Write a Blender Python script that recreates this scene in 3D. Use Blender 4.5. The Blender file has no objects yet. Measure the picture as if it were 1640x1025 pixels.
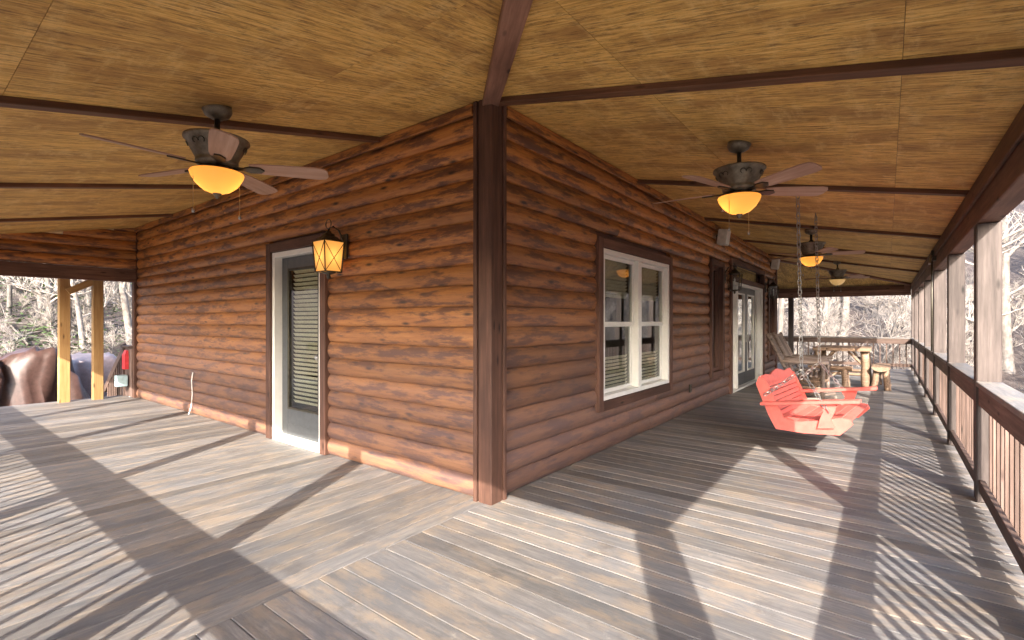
import bpy, bmesh, math, random
from mathutils import Vector, Matrix, noise
R = math.radians
S = bpy.context.scene
COL = S.collection

# ---------------- camera ----------------
cd = bpy.data.cameras.new('camera'); cam = bpy.data.objects.new('camera', cd); COL.objects.link(cam)
cd.sensor_width = 36; cd.lens = 17.1; cd.clip_start = .02; cd.clip_end = 2000; cd.shift_y = 0.0015
cam.location = (0, 0, 1.36); cam.rotation_euler = (R(90), 0, R(37.65)); S.camera = cam
# ---------------- sky and sun ----------------
EL, AZ = 29.5, 151        # elevation; bearing clockwise from +Y
w = bpy.data.worlds.new('World'); S.world = w; w.use_nodes = True
nt = w.node_tree; bg = nt.nodes['Background']; sk = nt.nodes.new('ShaderNodeTexSky')
sk.sky_type = 'NISHITA'; sk.sun_disc = False; sk.sun_elevation = R(EL); sk.sun_rotation = R(AZ)
sk.air_density = 1.0; sk.dust_density = 2.0; sk.ozone_density = .6
nt.links.new(sk.outputs[0], bg.inputs[0]); bg.inputs[1].default_value = .15
sl = bpy.data.lights.new('sun', 'SUN'); sl.energy = 2.0; sl.angle = R(.5); sl.color = (1, .93, .82)
so = bpy.data.objects.new('sun', sl); COL.objects.link(so); so.location = (20, -35, 30)
so.rotation_euler = Vector((-math.sin(R(AZ))*math.cos(R(EL)), -math.cos(R(AZ))*math.cos(R(EL)), -math.sin(R(EL)))).to_track_quat('-Z', 'Y').to_euler()
vs = S.view_settings; vs.view_transform = 'Standard'; vs.look = 'None'; vs.gamma = 1; vs.exposure = 2.9
S.render.engine = 'CYCLES'; S.cycles.max_bounces = 8; S.cycles.diffuse_bounces = 5

rnd = random.Random(7)
# ---------------- materials ----------------
class N:
    def __init__(s, name):
        s.m = bpy.data.materials.new(name); s.m.use_nodes = True; s.t = s.m.node_tree
        s.b = s.t.nodes['Principled BSDF']
    def n(s, typ, **kw):
        q = s.t.nodes.new(typ)
        for k, v in kw.items():
            if k in q.inputs: q.inputs[k].default_value = v
            else: setattr(q, k, v)
        return q
    def l(s, a, b): s.t.links.new(a, b)
    def ramp(s, src, stops):
        r = s.n('ShaderNodeValToRGB'); e = r.color_ramp.elements
        while len(e) < len(stops): e.new(.5)
        for q, (p, c) in zip(e, stops): q.position = p; q.color = (*c, 1)
        s.l(src, r.inputs[0]); return r.outputs[0]
    def mix(s, f, a, b, mode='MIX'):
        q = s.n('ShaderNodeMix', data_type='RGBA', blend_type=mode)
        for i, v in ((0, f), (6, a), (7, b)):
            if hasattr(v, 'links'): s.l(v, q.inputs[i])
            else: q.inputs[i].default_value = v if i == 0 else (*v, 1)
        return q.outputs[2]
    def coords(s, scale, obj=True, vary=True):
        tc = s.n('ShaderNodeTexCoord'); mp = s.n('ShaderNodeMapping'); mp.inputs['Scale'].default_value = scale
        src = tc.outputs['Object']
        if vary:
            oi = s.n('ShaderNodeObjectInfo'); mu = s.n('ShaderNodeMath', operation='MULTIPLY'); mu.inputs[1].default_value = 57.
            s.l(oi.outputs['Random'], mu.inputs[0]); ad = s.n('ShaderNodeVectorMath', operation='ADD')
            s.l(src, ad.inputs[0]); s.l(mu.outputs[0], ad.inputs[1]); src = ad.outputs[0]
        s.l(src, mp.inputs[0]); return mp.outputs[0]
    def noise(s, vec, scale, detail=6, rough=.6):
        q = s.n('ShaderNodeTexNoise'); q.inputs['Scale'].default_value = scale; q.inputs['Detail'].default_value = detail
        q.inputs['Roughness'].default_value = rough; s.l(vec, q.inputs['Vector']); return q.outputs['Fac']
    def bump(s, h, st, dist=.01):
        q = s.n('ShaderNodeBump'); q.inputs['Strength'].default_value = st; q.inputs['Distance'].default_value = dist
        s.l(h, q.inputs['Height']); s.l(q.outputs[0], s.b.inputs['Normal'])

def wood(name, dark, mid, light, rough=.6, grain=(1.2, 22, 22), spec=.3, knots=True, vary=.35, bump=.25):
    """grain runs along local X"""
    k = N(name); v = k.coords(grain); v2 = k.coords((1.0, 3, 3))
    a = k.noise(v, 1.6, 8, .65); b = k.noise(v2, 1.3, 4, .6)
    c = k.ramp(a, [(.28, dark), (.5, mid), (.72, light)])
    c = k.mix(k.ramp(b, [(.38, (0, 0, 0)), (.68, (.75, .75, .75))]), c, dark)
    if knots:
        vo = k.n('ShaderNodeTexVoronoi'); k.l(k.coords((2.6, 9, 9)), vo.inputs['Vector']); vo.inputs['Scale'].default_value = 1.1
        kn = k.ramp(vo.outputs['Distance'], [(.05, (1, 1, 1)), (.17, (0, 0, 0))])
        c = k.mix(kn, c, tuple(x*.3 for x in dark))
    oi = k.n('ShaderNodeObjectInfo'); mr = k.n('ShaderNodeMapRange'); mr.inputs[3].default_value = 1-vary; mr.inputs[4].default_value = 1+vary*.6
    k.l(oi.outputs['Random'], mr.inputs[0]); c = k.mix(1.0, c, mr.outputs[0], 'MULTIPLY')
    k.l(c, k.b.inputs['Base Color']); k.b.inputs['Roughness'].default_value = rough
    k.b.inputs['Specular IOR Level'].default_value = spec; k.bump(a, bump, .006); return k.m

def plain(name, c, rough=.5, metal=0, emit=None, es=0, var=.0):
    k = N(name); k.b.inputs['Roughness'].default_value = rough; k.b.inputs['Metallic'].default_value = metal
    f = k.noise(k.coords((1, 1, 1)), 14, 6, .65)
    v = (.06 if min(c) > .6 else .2)+var
    k.l(k.ramp(f, [(.3, tuple(x*(1-v) for x in c)), (.7, tuple(min(1, x*(1+v*.5)) for x in c))]), k.b.inputs['Base Color'])
    if emit: k.b.inputs['Emission Color'].default_value = (*emit, 1); k.b.inputs['Emission Strength'].default_value = es
    return k.m

M = {}
def deck_mat():
    k = N('weathered_deck'); v = k.coords((2.6, 26, 26)); a = k.noise(v, 1.3, 10, .75)
    tc = k.n('ShaderNodeNewGeometry'); b = k.noise(tc.outputs['Position'], 1.1, 5, .65); d = k.noise(tc.outputs['Position'], 9, 5, .7)
    c = k.ramp(a, [(.25, (.07, .062, .058)), (.5, (.155, .14, .13)), (.75, (.30, .265, .232))])
    c = k.mix(k.ramp(b, [(.35, (0, 0, 0)), (.7, (.7, .7, .7))]), c, (.115, .122, .138))
    e = k.noise(k.coords((1.5, 4, 4)), 2.2, 7, .7); c = k.mix(k.ramp(e, [(.48, (0, 0, 0)), (.62, (.7, .7, .7))]), c, (.245, .192, .145))
    f = k.noise(tc.outputs['Position'], 3.2, 8, .75); c = k.mix(k.ramp(f, [(.55, (0, 0, 0)), (.70, (.7, .7, .7))]), c, (.085, .075, .07))
    c = k.mix(k.ramp(d, [(.62, (0, 0, 0)), (.8, (.55, .55, .55))]), c, (.40, .36, .31))
    oi = k.n('ShaderNodeObjectInfo'); mr = k.n('ShaderNodeMapRange'); mr.inputs[3].default_value = .68; mr.inputs[4].default_value = 1.3
    k.l(oi.outputs['Random'], mr.inputs[0]); c = k.mix(1., c, mr.outputs[0], 'MULTIPLY')
    k.l(c, k.b.inputs['Base Color']); k.b.inputs['Roughness'].default_value = .55; k.b.inputs['Specular IOR Level'].default_value = .35
    k.bump(a, .35, .006); return k.m
M['deck'] = deck_mat()
def siding_mat():
    k = N('stained_log_siding'); v = k.coords((1.5, 16, 20)); a = k.noise(v, 1.5, 8, .65)
    b = k.noise(k.coords((1.6, 6, 9)), 1.6, 6, .7)
    c = k.ramp(a, [(.25, (.24, .085, .024)), (.5, (.45, .18, .048)), (.75, (.60, .27, .078))])
    c = k.mix(k.ramp(b, [(.47, (0, 0, 0)), (.58, (.85, .85, .85))]), c, (.10, .042, .028))
    vo = k.n('ShaderNodeTexVoronoi'); k.l(k.coords((2.2, 8, 8)), vo.inputs['Vector']); vo.inputs['Scale'].default_value = 1.3
    c = k.mix(k.ramp(vo.outputs['Distance'], [(.06, (1, 1, 1)), (.2, (0, 0, 0))]), c, (.03, .014, .01))
    # stain worn and greyed on the lower courses
    g = k.n('ShaderNodeNewGeometry'); sp = k.n('ShaderNodeSeparateXYZ'); k.l(g.outputs['Position'], sp.inputs[0])
    nz = k.noise(g.outputs['Position'], 1.3, 4, .6); mm = k.n('ShaderNodeMath', operation='MULTIPLY_ADD'); mm.inputs[1].default_value = 1.6; k.l(nz, mm.inputs[0]); k.l(sp.outputs[2], mm.inputs[2])
    wf = k.n('ShaderNodeMapRange'); wf.inputs[1].default_value = 1.4; wf.inputs[2].default_value = 3.4; wf.inputs[3].default_value = .8; wf.inputs[4].default_value = 0; k.l(mm.outputs[0], wf.inputs[0])
    wx = k.n('ShaderNodeMapRange'); wx.inputs[1].default_value = -2.55; wx.inputs[2].default_value = -2.40; wx.inputs[3].default_value = .82; wx.inputs[4].default_value = 1; k.l(sp.outputs[0], wx.inputs[0])
    wm = k.n('ShaderNodeMath', operation='MULTIPLY'); k.l(wf.outputs[0], wm.inputs[0]); k.l(wx.outputs[0], wm.inputs[1])
    c = k.mix(wm.outputs[0], c, (.125, .085, .082))
    oi = k.n('ShaderNodeObjectInfo'); mr = k.n('ShaderNodeMapRange'); mr.inputs[3].default_value = .75; mr.inputs[4].default_value = 1.2
    k.l(oi.outputs['Random'], mr.inputs[0]); c = k.mix(1., c, mr.outputs[0], 'MULTIPLY')
    k.l(c, k.b.inputs['Base Color']); k.b.inputs['Roughness'].default_value = .45; k.b.inputs['Specular IOR Level'].default_value = .35; k.bump(a, .25, .005); return k.m
M['siding'] = siding_mat()
def ply_mat():
    k = N('rough_sawn_plywood'); v = k.coords((1.4, 40, 8)); a = k.noise(v, 1.8, 10, .75); b = k.noise(k.coords((.8, 2.2, 1)), 1.6, 6, .65)
    f = k.noise(k.coords((4.5, 34, 6)), 1.5, 8, .8)
    c = k.ramp(a, [(.32, (.34, .17, .035)), (.5, (.74, .45, .12)), (.66, (.88, .63, .23))])
    c = k.mix(k.ramp(b, [(.44, (0, 0, 0)), (.62, (.72, .72, .72))]), c, (.33, .165, .045))
    h = k.noise(k.coords((6, 1.6, 2)), 1.5, 7, .7); c = k.mix(k.ramp(h, [(.52, (0, 0, 0)), (.66, (.5, .5, .5))]), c, (.85, .60, .24))
    c = k.mix(k.ramp(f, [(.50, (0, 0, 0)), (.62, (.85, .85, .85))]), c, (.17, .085, .026))
    k.l(c, k.b.inputs['Base Color']); k.b.inputs['Roughness'].default_value = .75; k.bump(f, .4, .006); return k.m
M['ply'] = ply_mat()
M['trim'] = wood('dark_brown_trim', (.06, .03, .022), (.13, .064, .044), (.20, .10, .068))
M['batten'] = wood('brown_batten', (.08, .036, .02), (.17, .078, .04), (.25, .12, .062))
M['beam'] = wood('stained_beam', (.12, .06, .042), (.25, .13, .088), (.36, .20, .135))
M['rail'] = wood('stained_railing', (.075, .048, .038), (.16, .105, .086), (.25, .17, .145))
M['post'] = wood('weathered_post', (.045, .035, .032), (.095, .074, .068), (.145, .116, .105))
M['pine'] = wood('yellow_pine', (.30, .16, .06), (.42, .26, .11), (.50, .33, .15))
M['log'] = wood('peeled_log', (.15, .09, .06), (.30, .20, .135), (.43, .31, .22))
M['greylog'] = wood('grey_log', (.10, .07, .055), (.24, .18, .15), (.38, .31, .27))
M['red'] = plain('coral_red_paint', (.70, .145, .115), .45)
M['white'] = plain('white_frame_paint', (.78, .76, .71), .4)
M['door'] = plain('charcoal_door', (.085, .09, .095), .4)
M['slat'] = plain('blind_slat', (.80, .70, .50), .5)
M['bronze'] = plain('aged_bronze', (.085, .075, .058), .42, .6, var=.3)
M['pewter'] = plain('mottled_pewter', (.22, .19, .14), .45, .35, var=.35)
M['chain'] = plain('galvanised_chain', (.38, .37, .36), .4, .8)
M['blade'] = wood('fan_blade', (.34, .20, .14), (.48, .31, .23), (.58, .40, .31), knots=False, vary=.1)
def lamp_glass(name, c, e):
    k = N(name); o = k.t.nodes['Material Output']; t = k.n('ShaderNodeBsdfTranslucent'); t.inputs[0].default_value = (*c, 1); mx = k.n('ShaderNodeMixShader'); mx.inputs[0].default_value = .65
    k.b.inputs['Base Color'].default_value = (*c, 1); k.b.inputs['Roughness'].default_value = .2; k.b.inputs['Emission Color'].default_value = (1, .45, .09, 1); k.b.inputs['Emission Strength'].default_value = e
    k.l(k.b.outputs[0], mx.inputs[1]); k.l(t.outputs[0], mx.inputs[2]); k.l(mx.outputs[0], o.inputs[0]); return k.m
def bulb(parent, loc, watts):
    l = bpy.data.lights.new('bulb', 'POINT'); l.energy = watts; l.color = (1, .62, .25); l.shadow_soft_size = .025; o = bpy.data.objects.new('bulb', l); COL.objects.link(o); o.parent = parent; o.location = loc
M['bowl'] = lamp_glass('amber_glass_lit', (.85, .50, .17), .09)
M['bowl_off_glow'] = plain('amber_glass_off_glow', (.72, .52, .28), .25, 0, (1, .6, .2), .05)  # small emission added: the switched-off bowl glows faintly without a bulb
M['lampglass'] = lamp_glass('lantern_glass_lit', (.9, .68, .36), .10)
M['speaker'] = plain('speaker_plastic', (.62, .58, .50), .5)
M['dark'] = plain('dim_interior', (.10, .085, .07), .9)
M['tarp'] = plain('brown_tarp', (.075, .040, .034), .45, var=.2)
M['tarp2'] = plain('mauve_tarp', (.42, .32, .31), .45)
M['redplastic'] = plain('red_plastic', (.65, .05, .06), .4)
M['paleblue'] = plain('pale_blue_box', (.45, .62, .66), .5)
M['pipe'] = plain('white_pipe', (.75, .74, .70), .4)
M['bark'] = wood('pale_bark', (.10, .083, .07), (.20, .172, .15), (.31, .275, .245), knots=False, grain=(6, 6, 2))
M['twig'] = plain('twigs', (.33, .285, .25), .8)
M['green'] = plain('evergreen_leaf', (.075, .12, .035), .6, var=.3)
M['roof'] = plain('roof_sheet', (.12, .11, .10), .7)
def glass_mat(name):
    k = N(name); k.t.nodes.remove(k.b); o = k.t.nodes['Material Output']
    tr = k.n('ShaderNodeBsdfTransparent'); tr.inputs[0].default_value = (.82, .85, .84, 1); gl = k.n('ShaderNodeBsdfGlossy'); gl.inputs['Roughness'].default_value = .01
    fr = k.n('ShaderNodeFresnel'); fr.inputs[0].default_value = 2.2; mx = k.n('ShaderNodeMixShader')
    ge = k.n('ShaderNodeNewGeometry'); iv = k.n('ShaderNodeMath', operation='SUBTRACT'); iv.inputs[0].default_value = 1; k.l(ge.outputs['Backfacing'], iv.inputs[1]); mu = k.n('ShaderNodeMath', operation='MULTIPLY'); k.l(fr.outputs[0], mu.inputs[0]); k.l(iv.outputs[0], mu.inputs[1]); k.l(mu.outputs[0], mx.inputs[0]); k.l(tr.outputs[0], mx.inputs[1]); k.l(gl.outputs[0], mx.inputs[2]); k.l(mx.outputs[0], o.inputs[0]); return k.m
M['glass'] = glass_mat('window_glass')
def ground_mat():
    k = N('leaf_litter'); g = k.n('ShaderNodeNewGeometry'); p = g.outputs['Position']
    a = k.noise(p, 5, 10, .8); b = k.noise(p, .35, 5, .6); d = k.noise(p, 22, 6, .8)
    c = k.ramp(a, [(.3, (.04, .030, .027)), (.5, (.095, .074, .066)), (.7, (.18, .15, .135))])
    c = k.mix(k.ramp(d, [(.45, (0, 0, 0)), (.65, (.6, .6, .6))]), c, (.10, .065, .05))
    c = k.mix(k.ramp(b, [(.62, (0, 0, 0)), (.74, (.5, .5, .5))]), c, (.085, .10, .045))
    k.l(c, k.b.inputs['Base Color']); k.b.inputs['Roughness'].default_value = .95; k.bump(a, .8, .12); return k.m
M['ground'] = ground_mat()

# ---------------- mesh helpers ----------------
CACHE = {}
def box_mesh(sx, sy, sz, ch=0.0, name='box'):
    key = (round(sx, 4), round(sy, 4), round(sz, 4), ch)
    if key in CACHE: return CACHE[key]
    bm = bmesh.new(); bmesh.ops.create_cube(bm, size=1)
    for v in bm.verts: v.co = Vector((v.co.x*sx, v.co.y*sy, v.co.z*sz))
    if ch: bmesh.ops.bevel(bm, geom=bm.edges[:], offset=ch, segments=1, affect='EDGES')
    me = bpy.data.meshes.new(name); bm.to_mesh(me); bm.free(); CACHE[key] = me; return me
def link(name, me, mat, parent=None, loc=(0, 0, 0), rot=(0, 0, 0), smooth=False):
    if mat and not me.materials: me.materials.append(M[mat])
    elif mat and me.materials[0] != M[mat]:
        me = me.copy(); me.materials[0] = M[mat]
    if smooth:
        for p in me.polygons: p.use_smooth = True
    o = bpy.data.objects.new(name, me); COL.objects.link(o); o.parent = parent; o.location = loc; o.rotation_euler = rot; return o
MC = {}
def box(name, c, s, mat, parent=None, rot=(0, 0, 0), ch=.004):
    """c centre, s size; grain along local X if the long side is X"""
    key = (round(s[0], 4), round(s[1], 4), round(s[2], 4), ch, mat)
    if key not in MC:
        me = box_mesh(*s, ch).copy(); me.materials.clear(); me.materials.append(M[mat]); MC[key] = me
    o = bpy.data.objects.new(name, MC[key]); COL.objects.link(o); o.parent = parent; o.location = c; o.rotation_euler = rot; return o
def vbox(name, c, s, mat, parent=None, ch=.004):
    """upright timber: built lying along X then stood up so that the grain runs upwards. s=(sx,sy,height)"""
    return box(name, c, (s[2], s[1], s[0]), mat, parent, (0, R(-90), 0), ch)
def ybox(name, c, s, mat, parent=None, ch=.004):
    """timber along Y, grain along it. s=(sx,length,sz)"""
    return box(name, c, (s[1], s[0], s[2]), mat, parent, (0, 0, R(90)), ch)
def stick(name, p, q, s, mat, parent=None, ch=.004):
    p, q = Vector(p), Vector(q); d = q-p
    o = box(name, (p+q)/2, (d.length, s[0], s[1]), mat, parent, ch=ch); o.rotation_euler = d.to_track_quat('X', 'Z').to_euler(); return o
def mesh(name, vs_, fs, mat, parent=None, smooth=False, loc=(0, 0, 0), rot=(0, 0, 0)):
    me = bpy.data.meshes.new(name); me.from_pydata([tuple(v) for v in vs_], [], fs); me.update()
    bm = bmesh.new(); bm.from_mesh(me); bmesh.ops.recalc_face_normals(bm, faces=bm.faces[:]); bm.to_mesh(me); bm.free()
    return link(name, me, mat, parent, loc, rot, smooth)
def prism(name, poly, y0, y1, mat, parent=None, loc=(0, 0, 0), rot=(0, 0, 0)):
    n = len(poly); v = [(x, y0, z) for x, z in poly]+[(x, y1, z) for x, z in poly]
    f = [list(range(n)), list(range(n, 2*n))]+[[i, (i+1) % n, n+(i+1) % n, n+i] for i in range(n)]
    return mesh(name, v, f, mat, parent, loc=loc, rot=rot)
def lathe(name, prof, mat, parent=None, n=28, loc=(0, 0, 0), rot=(0, 0, 0)):
    v, f = [], []
    for r, z in prof:
        for i in range(n): a = 2*math.pi*i/n; v.append((r*math.cos(a), r*math.sin(a), z))
    for j in range(len(prof)-1):
        for i in range(n): f.append([j*n+i, j*n+(i+1) % n, (j+1)*n+(i+1) % n, (j+1)*n+i])
    f.append(list(range(n))); f.append(list(range((len(prof)-1)*n, len(prof)*n)))
    return mesh(name, v, f, mat, parent, True, loc, rot)
def tube_geo(V, F, pts, rads, n=6):
    b0 = len(V)
    for i, p in enumerate(pts):
        d = (pts[min(i+1, len(pts)-1)]-pts[max(i-1, 0)]).normalized()
        a = d.orthogonal().normalized(); b = d.cross(a)
        for k in range(n):
            t = 2*math.pi*k/n; V.append(p+(a*math.cos(t)+b*math.sin(t))*rads[i])
    for i in range(len(pts)-1):
        for k in range(n): F.append((b0+i*n+k, b0+i*n+(k+1) % n, b0+(i+1)*n+(k+1) % n, b0+(i+1)*n+k))
    F.append(tuple(b0+k for k in range(n))); F.append(tuple(b0+(len(pts)-1)*n+k for k in range(n)))
def tube(name, pts, rads, mat, parent=None, n=8, loc=(0, 0, 0), wob=0):
    V, F = [], []; pts = [Vector(p) for p in pts]
    if not isinstance(rads, (list, tuple)): rads = [rads]*len(pts)
    if wob and len(pts) == 2:
        a, b = pts; r0, r1 = rads; pts = [a.lerp(b, i/5)+Vector((rnd.uniform(-wob, wob), rnd.uniform(-wob, wob), 0))*(0 < i < 5) for i in range(6)]
        rads = [(r0+(r1-r0)*i/5)*rnd.uniform(.92, 1.1) for i in range(6)]
    tube_geo(V, F, pts, rads, n); return mesh(name, V, F, mat, parent, True, loc)
def empty(name, loc=(0, 0, 0), rz=0, parent=None):
    o = bpy.data.objects.new(name, None); COL.objects.link(o); o.location = loc; o.rotation_euler = (0, 0, rz); o.parent = parent; o.empty_display_size = .1; return o
def tag(o, label=None, cat=None, group=None, kind=None):
    for k, v in (('label', label), ('category', cat), ('group', group), ('kind', kind)):
        if v: o[k] = v
    return o
def dup(root, loc=None, rz=None, parent=None):
    c = root.copy(); COL.objects.link(c); c.parent = parent
    if loc is not None: c.location = loc
    if rz is not None: c.rotation_euler.z = rz
    for ch in [x for x in root.children]: dup(ch, parent=c)
    return c

# ---------------- terrain ----------------
def gz(x, y):
    z = -.35
    z -= 1.6*min(1, max(0, (x-1)/6)); z -= .9*min(1, max(0, (y-17.8)/4))
    if x < -15.6: z += .33*min(50, -15.6-x)*min(1, (-15.6-x)/2.5)
    if y > 24: z += .42*min(60, y-24)
    if x > 12: z += .25*min(60, x-12)
    return z+.25*noise.noise(Vector((x*.25, y*.25, 0)))*(1 if (x < -14 or y > 19 or x > 2) else .15)
ax = sorted(set([-400, -200, -120, -90]+[i*1.0 for i in range(-70, 71)]+[90, 120, 200, 400])); n = len(ax)
V = [(x, y+8, gz(x, y+8)) for y in ax for x in ax]; F = [(j*n+i, j*n+i+1, (j+1)*n+i+1, (j+1)*n+i) for j in range(n-1) for i in range(n-1)]
tag(mesh('ground', V, F, 'ground', smooth=True), kind='structure')

# ---------------- deck ----------------
CX, CY = -2.386, 2.821; OX, OY, FY, LX = .60, -.20, 17.5, -10.64     # house corner; rail lines; far rail; left end
deck = mesh('deck', *(lambda a, b, c, d: ([(a, c, -.30), (b, c, -.30), (b, d, -.30), (a, d, -.30), (a, c, -.05), (b, c, -.05), (b, d, -.05), (a, d, -.05)],
      [(0, 1, 2, 3), (4, 5, 6, 7), (0, 1, 5, 4), (1, 2, 6, 5), (2, 3, 7, 6), (3, 0, 4, 7)]))(LX-.45, OX+.10, OY-.10, FY+.10), 'dark'); tag(deck, kind='structure')
y = OY-.12
while y < FY+.12:
    x0 = CX+.002 if y < 14.6 else -6.5
    box('board', ((x0+OX+.13)/2, y+.07, -.0195+rnd.uniform(-.0012, .0012)), (OX+.13-x0, .1385, .039), 'deck', deck, ch=.002); y += .1445
x = CX-.0745
while x > LX-.55:
    ybox('board', (x, (OY-.13+CY)/2, -.0195+rnd.uniform(-.0012, .0012)), (.1385, CY-OY+.13, .039), 'deck', deck, ch=.003); x -= .1445

# ---------------- log house ----------------
house = empty('log_house', (CX, CY, 0)); tag(house, 'stained log-sided house with corner trim, doors and windows along the porch', 'house')
WH = 3.04; CH = .1645
def wall(origin, rz, L, openings, parent):
    w_ = []
    us = sorted(set([0, L]+[a for o in openings for a in o[:2]])); zs = sorted(set([-.3, WH+.1]+[a for o in openings for a in o[2:]]))
    V, F = [], []
    for a, b in zip(us, us[1:]):
        for c, d in zip(zs, zs[1:]):
            um, zm = (a+b)/2, (c+d)/2
            if any(o[0] < um < o[1] and o[2] < zm < o[3] for o in openings): continue
            i = len(V); V += [(a, -.12, c), (b, -.12, c), (b, -.12, d), (a, -.12, d), (a, -.02, c), (b, -.02, c), (b, -.02, d), (a, -.02, d)]
            F += [(i, i+1, i+2, i+3), (i+4, i+5, i+6, i+7), (i, i+1, i+5, i+4), (i+1, i+2, i+6, i+5), (i+2, i+3, i+7, i+6), (i+3, i, i+4, i+7)]
    W = mesh('wall', V, F, 'trim', parent); W.location = Vector(origin)-Vector((CX, CY, 0)); W.rotation_euler = (0, 0, rz)
    pr = [(-.018, 0)]+[(.008+.036*math.sin(math.pi*min(1, max(0, t)))**.65, t*(CH-.001)) for t in [0, .06, .16, .3, .45, .6, .75, .88, .96, 1]]+[(-.018, CH-.001)]
    k = 0
    while k*CH < WH:
        z0 = k*CH; zm = z0+CH/2; cuts = sorted([(o[0], o[1]) for o in openings if o[2] < zm < o[3]]); segs = []; u = 0.
        for a, b in cuts:
            if a > u: segs.append((u, a))
            u = b
        if u < L: segs.append((u, L))
        out = []
        for a, b in segs:                     # butt joints in the long runs
            if b-a > 5: m = a+(b-a)*rnd.uniform(.3, .7); out += [(a, m-.001), (m+.001, b)]
            else: out.append((a, b))
        for a, b in out:
            m = len(pr); V = [(0, yy, zz) for yy, zz in pr]+[(b-a, yy, zz) for yy, zz in pr]
            F = [list(range(m)), list(range(m, 2*m))]+[[i, (i+1) % m, m+(i+1) % m, m+i] for i in range(m)]
            o = mesh('siding_board', V, F, 'siding', W, loc=(a, rnd.uniform(-.002, .002), z0))
        k += 1
    return W
Lw = -CX*0+(CX-LX); Rw = 14.54-CY
WL = wall((CX, CY, 0), math.pi, Lw, [(2.13, 3.375, -.3, 2.26)], house)
RW_OPEN = [(7.95, 10.09, .43, 2.23), (5.30, 6.11, .40, 2.42), (1.68, 4.81, -.3, 2.56), (.30, 1.16, .40, 2.42)]
WR = wall((CX, 14.54, 0), -math.pi/2, Rw, RW_OPEN, house)
LOCL = (0, 0, 0), math.pi; LOCR = (0, 14.54-CY, 0), -math.pi/2
def wpart(name, side):           # an empty in wall coordinates (u along wall, y outwards)
    l, r = LOCL if side == 'L' else LOCR
    return empty(name, l, r, house)
# frieze boards under the ceiling, corner trim
for s, L in (('L', Lw), ('R', Rw)):
    q = box('frieze_board', (0, 0, 0), (L-.12, .03, .08), 'siding', house)
    if s == 'L': q.location = (-L/2-.06, -.062, WH-.06)
    else: q.location = (.062, L/2+.06, WH-.06); q.rotation_euler.z = R(90)
ct = vbox('corner_trim', (.0, .0, 1.53), (.13, .13, 3.08), 'trim', house, .006)
ct.location = (.005, -.005, 1.53)
vbox('edge_strip', (-.085, -.052, 1.53), (.035, .06, 3.08), 'trim', house); vbox('edge_strip', (.052, .085, 1.53), (.06, .035, 3.08), 'trim', house)
vbox('corner_trim', (LX-CX-.02, -.02, 1.5), (.12, .12, 3.0), 'trim', house); vbox('corner_trim', (.0, 14.54-CY, 1.5), (.13, .13, 3.0), 'trim', house)
# interior behind the glass
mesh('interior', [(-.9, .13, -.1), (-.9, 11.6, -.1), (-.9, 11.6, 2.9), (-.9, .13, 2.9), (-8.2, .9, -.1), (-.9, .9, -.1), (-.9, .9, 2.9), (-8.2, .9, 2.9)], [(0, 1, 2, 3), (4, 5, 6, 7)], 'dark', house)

def frame4(p, u0, u1, z0, z1, t, d, yc, mat, name, bottom=True, tz=None):
    """four members round an opening in wall coordinates, t wide, d deep, centred at yc"""
    vbox(name, (u0+t/2, yc, (z0+z1)/2), (t, d, z1-z0), mat, p); vbox(name, (u1-t/2, yc, (z0+z1)/2), (t, d, z1-z0), mat, p)
    box(name, ((u0+u1)/2, yc, z1-t/2), (u1-u0-2*t, d-.004, t), mat, p)
    if bottom: box(name, ((u0+u1)/2, yc, z0+t/2), (u1-u0-2*t, d-.004, t), mat, p)
def pane(p, u0, u1, z0, z1, yc):
    return box('pane', ((u0+u1)/2, yc, (z0+z1)/2), (u1-u0, .005, z1-z0), 'glass', p, ch=0)
def slats(p, u0, u1, z0, z1, yc, step=.048):
    z = z1
    while z > z0:
        box('slat', ((u0+u1)/2, yc, z), (u1-u0, .042, .003), 'slat', p, (R(52), 0, 0), 0); z -= step
# left door
d = wpart('door', 'L'); frame4(d, 2.13, 3.375, -.0, 2.26, .10, .09, .03, 'trim', 'casing', False)
frame4(d, 2.234, 3.272, .0, 2.155, .055, .14, -.02, 'white', 'frame', False); box('sill', (2.753, -.01, .03), (.92, .16, .055), 'white', d)
U0, U1 = 2.295, 3.211
frame4(d, U0, U1, .06, 2.095, .13, .045, -.06, 'door', 'leaf'); box('kick_panel', (2.753, -.06, .27), (.65, .04, .17), 'door', d)
frame4(d, U0+.125, U1-.125, .355, 1.97, .025, .055, -.058, 'bronze', 'glazing_bead'); pane(d, U0+.15, U1-.15, .38, 1.945, -.055); slats(d, U0+.16, U1-.16, .40, 1.93, -.10)
lathe('knob', [(.0, 0), (.012, .0), (.012, .04), (.028, .05), (.03, .065), (.015, .08), (0, .082)], 'chain', d, 14, (U0+.065, -.035, .98), (R(-90), 0, 0))
# right twin window
p = wpart('window', 'R'); p['label'] = 'white twin double-hung window with raised blinds'
frame4(p, 7.95, 10.09, .43, 2.23, .10, .085, .03, 'trim', 'casing'); frame4(p, 8.052, 9.988, .535, 2.125, .05, .12, -.0, 'white', 'frame')
vbox('mullion', (9.02, -.0, 1.33), (.10, .11, 1.488), 'white', p)
for a, b in ((8.104, 8.968), (9.072, 9.936)):
    for z0, z1, yy in ((.588, 1.345, -.035), (1.315, 2.073, -.01)):
        frame4(p, a, b, z0, z1, .042, .03, yy, 'white', 'sash'); pane(p, a+.04, b-.04, z0+.04, z1-.04, yy)
    slats(p, a+.03, b-.03, 1.62, 2.05, -.085, .04); slats(p, a+.03, b-.03, .62, .95, -.085, .04)
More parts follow.
